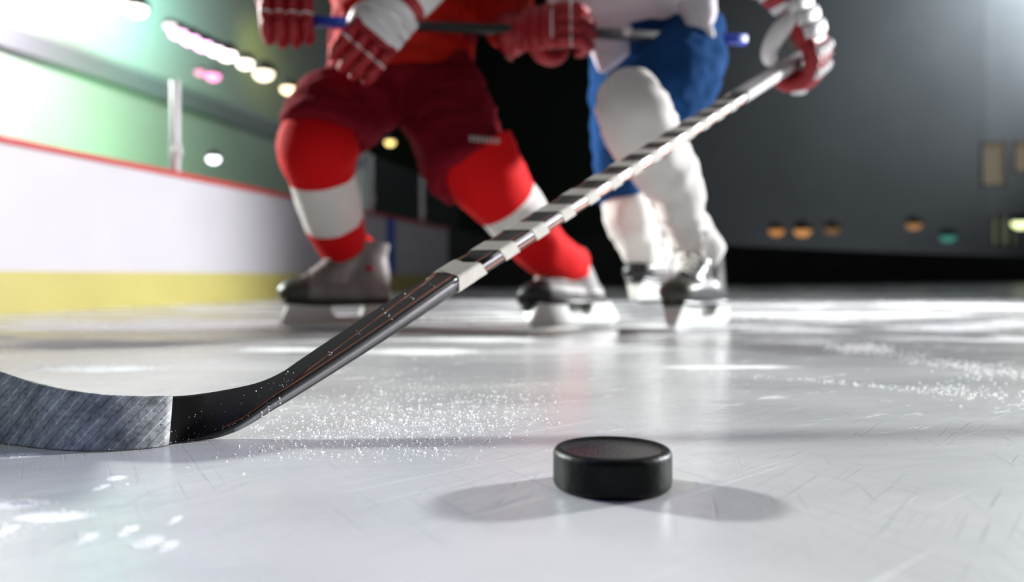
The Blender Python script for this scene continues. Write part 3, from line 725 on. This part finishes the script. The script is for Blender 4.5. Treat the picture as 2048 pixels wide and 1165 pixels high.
# socks
sockA1 = [I(648, 250, 1.95, 72, .9), I(636, 300, 1.94, 82, .94), I(645, 352, 1.97, 68, .95), I(668, 440, 2.05, 59, 1), I(692, 500, 2.12, 47, 1.1), (ankA1 + Vector((-.014, -.01, .010)), .064, .060)]
shin_from(sockA1, 'sock', A, [M['red'], M['white_knit']], (2, 3))
sockA2 = [I(945, 300, 1.93, 84, .95), I(975, 355, 1.94, 80, .95), I(1014, 405, 1.98, 66, 1), I(1042, 440, 2.0, 62, 1), I(1082, 495, 2.04, 53, 1), (ankA2, .060, .054)]
shin_from(sockA2, 'sock', A, [M['red'], M['white_knit']], (2, 3))
# shorts
pA = [[I(805, 60, 2.15, 150, .55), I(800, 120, 2.13, 145, .6), I(795, 175, 2.10, 128, .7), I(790, 215, 2.1, 80, .7)],
      [I(770, 140, 2.14, 82, .75), I(725, 192, 2.04, 88, .9), I(670, 230, 1.97, 92, .95), I(650, 252, 1.94, 89, 1.0), I(644, 268, 1.93, 88, 1.02)],
      [I(855, 140, 2.14, 92, .75), I(886, 205, 2.06, 92, .9), I(908, 270, 1.99, 90, .9), I(935, 325, 1.94, 90, .95), I(950, 352, 1.92, 90, .98)]]
cloth('shorts', A, pA, M['red_dark'], wrinkle=.011, wscale=14, stretch=(1, 1, 1.6))
bm = bmesh.new()   # pale maker's strip above the hem, its blurred letters as small bars
for j in range(7):
    c = U(942 + j * 9, 277 + j * .9, 1.812) - A.location; box(bm, c, (.0062, .003, .013), None, .0005)
build('shorts_badge', bm, M['boot_silver'], A, smooth=False)
# jersey: trunk and sleeves
hdA = U(800, -640, 2.0)
jA = [[I(803, 172, 2.12, 147, .80), I(803, 125, 2.13, 146, .74), I(806, 40, 2.14, 142, .62), I(800, -90, 2.13, 148, .66), I(798, -260, 2.11, 165, .62), I(798, -400, 2.08, 180, .6), I(798, -470, 2.07, 120, .55)],
      [I(675, -410, 2.08, 68, 1), I(628, -300, 2.10, 62, 1), I(575, -180, 2.12, 58, 1), I(552, -140, 2.03, 54, 1), I(538, -105, 1.96, 48, 1)],
      [I(920, -410, 2.08, 68, 1), I(985, -260, 2.12, 62, 1), I(1015, -80, 2.15, 60, 1), I(1005, 20, 2.12, 56, 1), I(1025, 55, 2.06, 46, 1), I(1062, 62, 2.02, 34, 1)]]
cloth('jersey', A, jA, M['red_jersey'], wrinkle=.012, wscale=13, stretch=(1, 1, 1.8))
def bodyA(bm):
    head(bm, hdA - A.location, 0)
bA = [[I(800, 150, 2.13, 90, .6), I(800, 0, 2.13, 92, .55), I(800, -250, 2.11, 110, .5), I(798, -400, 2.08, 130, .45), I(798, -470, 2.07, 60, .7), I(800, -560, 2.03, 42, 1), I(800, -610, 2.0, 44, 1)],
      [I(770, 130, 2.13, 60), I(725, 190, 2.06, 55), I(665, 245, 1.99, 45), I(645, 300, 1.96, 40), I(655, 380, 2.0, 36), I(680, 470, 2.1, 32), (ankA1, .032, .032)], [I(858, 130, 2.13, 60), I(886, 200, 2.08, 54), I(935, 300, 1.98, 42), I(985, 370, 1.97, 38), I(1050, 450, 2.02, 34), (ankA2, .032, .032)],
      [I(690, -400, 2.08, 38), I(628, -300, 2.10, 32), I(575, -180, 2.12, 28), I(552, -140, 2.03, 24), I(538, -100, 1.96, 22)], [I(905, -400, 2.08, 38), I(985, -260, 2.12, 32), I(1015, -80, 2.15, 30), I(1010, 20, 2.12, 26), I(1030, 52, 2.04, 22), I(1065, 62, 2.0, 20)]]
cloth('body', A, bA, M['skin'], voxel=.011, wrinkle=0, extra=bodyA)
headgear(A, hdA, M['helmet_r'])

# stick held across by the player in red
a0, a1 = U(596, 42, 1.90), U(1492, 80, 2.06)
xd = (a1 - a0).normalized()
S2 = empty('hockey_stick', (a0 + a1) / 2); tag(S2, 'thin dark hockey stick with blue ends held across by the player in red', 'hockey stick')
def seg2(name, f0, f1, m, g=0):
    bm = bmesh.new(); O = S2.location; up = Vector((0, 0, 1))
    loft(bm, [[a0 + (a1 - a0) * f - O + up * a + Vector((0, 1, 0)) * b_ for a, b_ in rrect(.021 + g, .028 + g, .004)] for f in (f0, f1)]); return build(name, bm, m, S2)
seg2('shaft', .0, 1.0, M['stickblack']); seg2('lower_shaft', .0005, .13, M['stickblue'], .002)['label'] = 'blue end of the shaft'
seg2('upper_shaft', .93, .9995, M['stickblue'], .002)['label'] = 'blue end of the shaft'
seg2('grip_band', .475, .53, M['boot_silver'], .002)
bm = bmesh.new(); ball(bm, U(1255, 62, 2.0) - S2.location, .014, 1, 1, 1, 2); build('white_tape_knob', bm, M['lace'], S2)
glove(A, a0 + xd * -.02, xd, (-.28, .15, 1), M['glove_red'], M['glove_red'], 1.0, -1, mp=M['glove_white'])
g2 = a0 + (a1 - a0) * ((1122 - 596) / (1492 - 596))
glove(A, g2, (0, .15, 1), (-1, .2, 0.05), M['glove_red'], M['glove_red'], .95, -1, cuff=.04, mp=M['glove_white'])

# ---- player in white
B = empty('person', (U(1300, 554, 2.15).x, 2.15, 0))
tag(B, 'person in white jersey, blue shorts and white socks, gripping the taped foreground stick', 'person')
sB1, ankB1 = skate(B, (U(1402, 554, 2.05).x, 2.05, 0), (-.62, -.78, 0), (-.02, .05, 1), M['boot_black'], M['boot_olive'], None, loose=True)
sB2, ankB2 = skate(B, (U(1322, 554, 2.42).x, 2.42, .055), (-.62, -.78, 0), (-.06, .06, 1), M['boot_grey'], M['boot_black'], None, loose=True)
sockB1 = [I(1252, 176, 1.93, 40, .9), I(1257, 190, 1.88, 60, .95), I(1268, 225, 1.84, 75, .95), I(1292, 280, 1.86, 72, .95), I(1334, 345, 1.93, 62, 1), I(1356, 395, 1.98, 52, 1), I(1368, 440, 2.03, 44, 1), (ankB1 + Vector((0, 0, .02)), .054, .052)]
shin_from(sockB1, 'sock', B, [M['white_knit']], fold=.0075)
sockB2 = [I(1250, 385, 2.22, 44, 1), I(1256, 425, 2.24, 49, 1), I(1270, 470, 2.30, 43, 1), I(1290, 510, 2.36, 36, 1), (ankB2, .052, .048)]
shin_from(sockB2, 'sock', B, [M['white_knit']], fold=.0075)
pB = [[I(1310, 0, 2.20, 120, .6), I(1310, 70, 2.18, 118, .65), I(1305, 130, 2.18, 90, .7)],
      [I(1385, 70, 2.15, 62, 1.1), I(1378, 115, 2.05, 76, .95), I(1352, 155, 1.99, 88, .9), I(1318, 195, 1.95, 88, .85), I(1296, 222, 1.93, 80, .8)],
      [I(1262, 90, 2.22, 80, .8), I(1246, 190, 2.24, 66, .9), I(1238, 290, 2.24, 54, 1), I(1238, 370, 2.23, 47, 1), I(1240, 404, 2.22, 44, 1)]]
cloth('shorts', B, pB, M['navy'], wrinkle=.009, wscale=13, stretch=(1, 1, 1.5))
hdB = U(1290, -660, 2.1)
jB = [[I(1270, 66, 2.16, 158, .46), I(1268, 30, 2.16, 168, .46), I(1266, -60, 2.14, 172, .66), I(1266, -260, 2.14, 180, .6), I(1270, -420, 2.12, 185, .55), I(1275, -490, 2.12, 120, .55)],
      [I(1238, 20, 2.14, 70, .5), I(1222, 70, 2.12, 56, .5), I(1212, 110, 2.11, 36, .5), I(1205, 148, 2.10, 8, .8)],
      [I(1395, 10, 2.02, 38, .8), I(1405, 52, 1.98, 34, .7), I(1425, 56, 1.98, 18, .7)],
      [I(1400, -420, 2.12, 70, 1), I(1520, -300, 2.10, 64, 1), I(1575, -180, 2.0, 64, 1), I(1562, -120, 1.88, 66, 1), I(1538, -70, 1.81, 64, 1), I(1530, -45, 1.78, 58, 1)],
      [I(1150, -420, 2.12, 70, 1), I(1050, -300, 2.05, 62, 1), I(960, -170, 1.97, 60, 1), I(890, -85, 1.92, 54, 1), I(848, -42, 1.89, 50, 1)]]
cloth('jersey', B, jB, M['white_jersey'], wrinkle=.012, wscale=10, stretch=(1, 1, 1.4))
bB = [[I(1300, 80, 2.18, 90, .6), I(1290, -100, 2.16, 92, .55), I(1275, -300, 2.14, 115, .5), I(1275, -420, 2.12, 130, .45), I(1280, -490, 2.12, 60, .7), I(1288, -580, 2.11, 42, 1), I(1290, -640, 2.1, 44, 1)],
      [I(1385, 80, 2.14, 50), I(1352, 155, 2.0, 50), I(1290, 215, 1.90, 44), I(1305, 290, 1.89, 40), I(1345, 370, 1.97, 34), I(1366, 430, 2.03, 30), (ankB1, .032, .032)], [I(1262, 90, 2.22, 56), I(1250, 400, 2.24, 30), I(1270, 465, 2.30, 26), I(1290, 510, 2.36, 20), (ankB2, .034, .034)],
      [I(1390, -420, 2.12, 38), I(1520, -300, 2.10, 32), I(1575, -180, 2.0, 30), I(1562, -120, 1.88, 28), I(1535, -60, 1.80, 24)], [I(1160, -420, 2.12, 38), I(1050, -300, 2.05, 32), I(960, -170, 1.97, 30), I(890, -85, 1.92, 26), I(840, -35, 1.89, 22)]]
cloth('body', B, bB, M['skin'], voxel=.011, wrinkle=0, extra=lambda bm: head(bm, hdB - B.location, 0))
headgear(B, hdB, M['helmet_w'])
glove(B, sp(1.06) + Vector((.004, 0, .004)), sdir, (-.10, 0.05, 1), M['glove_red'], M['glove_white'], 1.05, -1)
glove(B, U(728, 104, 1.86), (.75, .25, -.60), (.61, .1, .79), M['glove_red'], M['glove_white'], 1.0, -1, mp=M['glove_white'], pad=M['glove_red'])

# ------------------------------------------------------------------ snow lying on the ice
def G(px, py): Y = CAMZ * F / (py - HOR); return Vector(((px - CX) / F * Y, Y, 0))
rnd = random.Random(11)
def crumb(bm, c, r, flat=.7, stretch=1.0, sub=1):
    g = bmesh.ops.create_icosphere(bm, subdivisions=sub, radius=1.0); a = rnd.uniform(0, 6.28); ca, sa = math.cos(a), math.sin(a); o = Vector((rnd.random() * 50, 0, 0))
    for v in g['verts']:
        q = v.co * (1 + .45 * noise.noise(v.co * 1.7 + o)); x, y, z = q.x * stretch, q.y, q.z * flat
        v.co = Vector((x * ca - y * sa, x * sa + y * ca, z)) * r + c
def snow(name, label, items, sub=1):
    bm = bmesh.new(); c0 = items[0][0].copy(); c0.z = 0
    for p, r, fl, st in items: crumb(bm, p + Vector((0, 0, r * fl * .55)) - c0, r, fl, st, sub)
    me = bpy.data.meshes.new(name); bm.to_mesh(me); bm.free(); o = link(name, me, M['snow'], None, True); o.location = c0
    tag(o, label, 'snow', None, 'stuff'); return o
it = []
while len(it) < 2600:
    px = rnd.gauss(800, 190); py = 838 - 0.10 * (px - 800) + rnd.gauss(0, 1) * (34 if rnd.random() < .75 else 70) * (1.1 if px < 900 else .9)
    if not (430 < px < 1120 and 735 < py < 925): continue
    if py < 860 - (px - 430) * .62 + 40 and px < 760: continue
    it.append((G(px, py), rnd.choice((.00022, .0003, .0003, .0004, .0004, .00055, .0008)) * rnd.uniform(.7, 1.25), .8, 1))
for i in range(60):
    px = rnd.gauss(880, 110); py = rnd.gauss(832, 26); it.append((G(px, max(py, 760)), rnd.uniform(.0008, .0016), .7, 1.2))
snow('ice_shavings', 'fine white ice shavings sprayed on the ice between stick heel and puck', it)
it = []
for i in range(380):
    q = rnd.random(); px = 1640 + q * 430; py = 690 + q * 62 + rnd.gauss(0, 4 + 3 * q)
    it.append((G(px, py), rnd.uniform(.0005, .0016), .7, 1.3))
for i in range(500):
    px = rnd.gauss(1725, 26); py = rnd.gauss(698, 4); it.append((G(px, py), rnd.uniform(.0008, .0022), .7, 1.3))
for i in range(260):
    q = rnd.random() ** .7; px = 1400 + q * 650; py = 742 + q * 58 + rnd.gauss(0, 2 + 6 * q ** 3)
    it.append((G(px, py), rnd.uniform(.0003, .0011), .7, 1.2))
for i in range(70):
    px = rnd.gauss(1950, 60); py = rnd.gauss(775, 16); it.append((G(px, py), rnd.uniform(.0005, .0015), .7, 1.2))
snow('ice_shavings', 'broken trail of white ice shavings running off to the right edge', it)
it = []
for cx, cy, sx, sy, n, r0 in ((1590, 662, 105, 6, 420, .007), (1880, 659, 110, 7, 420, .007), (2030, 676, 50, 5, 160, .005), (1560, 640, 160, 7, 300, .009), (1900, 620, 160, 7, 260, .012), (1700, 602, 240, 5, 300, .014),
                              (1000, 606, 160, 5, 260, .012), (930, 640, 90, 4, 160, .008)):
    for i in range(n // 3):
        u = rnd.uniform(-1, 1); px = cx + sx * u; py = cy + sy * rnd.gauss(0, .45) * math.sqrt(1 - u * u * .9)
        it.append((G(px, py), r0 * rnd.uniform(.2, .5), .35, 1.4))
snow('snow_drift', 'low white drifts of scraped snow scattered on the ice behind the puck', it)
it = []
for cx, cy, sx, sy, n, r0 in ((200, 735, 130, 6, 160, .005), (330, 655, 200, 6, 260, .009), (470, 690, 60, 8, 30, .0045), (840, 705, 130, 9, 200, .004), (420, 740, 60, 25, 22, .003), (960, 680, 120, 5, 160, .004)):
    for i in range(n // 3):
        u = rnd.uniform(-1, 1); px = cx + sx * u; py = cy + sy * rnd.gauss(0, .5)
        it.append((G(px, py), r0 * rnd.uniform(.2, .5), .35, 1.4))
snow('snow_drift', 'thin white streaks of snow on the ice beyond the stick', it)
it = []
for cx, cy, sx, sy, n, r0 in ((40, 1006, 55, 5, 60, .0028), (120, 1028, 60, 5, 14, .0014), (175, 1078, 16, 9, 22, .0022), (258, 1062, 13, 6, 14, .002), (300, 1086, 24, 7, 26, .0022), (330, 1092, 22, 5, 16, .0020), (270, 1090, 12, 5, 8, .0018), (352, 1040, 8, 4, 7, .0018),
                              (8, 1065, 12, 18, 20, .0024), (232, 957, 20, 4, 12, .0013), (203, 974, 14, 3, 8, .0012), (20, 912, 45, 6, 40, .0015), (130, 1024, 10, 4, 6, .0014), (254, 970, 4, 2, 2, .001), (374, 938, 4, 3, 2, .0012), (485, 950, 5, 4, 3, .001), (60, 1050, 60, 10, 12, .0016)):
    for i in range(int(n * 1.5)):
        px = cx + sx * .62 * rnd.gauss(0, .8); py = cy + sy * .62 * rnd.gauss(0, .8); it.append((G(px, py), rnd.uniform(.0003, .0007), .75, 1.2))
snow('snow_clump', 'small clumps of wet snow on the ice in front of the taped blade', it, 1)
# flecks stuck to the blade and its lower edge
bm = bmesh.new()
for i in range(150):
    f = fine[rnd.randrange(36, len(fine) - 2)] if i < 95 else fine[rnd.randrange(15, 52)]
    c = Vector(f[0:3]); wv = Vector(f[3:6]).normalized(); nv = Vector(f[6:9]).normalized(); a = rnd.uniform(-.46, .42) * (1 if rnd.random() < .6 else .4) - (.1 if i < 95 else 0)
    if i >= 95: a = -.47 + rnd.random() ** 2 * .12
    p = c + wv * f[9] * max(a, -.49) + nv * .0007 + sdir * rnd.uniform(-.006, .006) * .3
    crumb(bm, p - SO, rnd.choice((.0002, .0003, .0003, .0005)) * rnd.uniform(.6, 1.2) * (1.6 if i % 17 == 0 else 1), 1, 1)
for i in range(14):
    f = fine[rnd.choice((52, 53, 54, 55, 56, 57))]; c = Vector(f[0:3]); wv = Vector(f[3:6]).normalized(); nv = Vector(f[6:9]).normalized()
    crumb(bm, c - wv * (f[9] / 2 + .0002) - nv * f[10] * rnd.uniform(.2, .8) - SO, rnd.uniform(.0005, .0012), .8, 1.3)
me = bpy.data.meshes.new('snow_flecks'); bm.to_mesh(me); bm.free(); o = link('snow_flecks', me, M['snow'], stick); o['kind'] = 'stuff'; o['label'] = 'white snow flecks stuck to the blade'
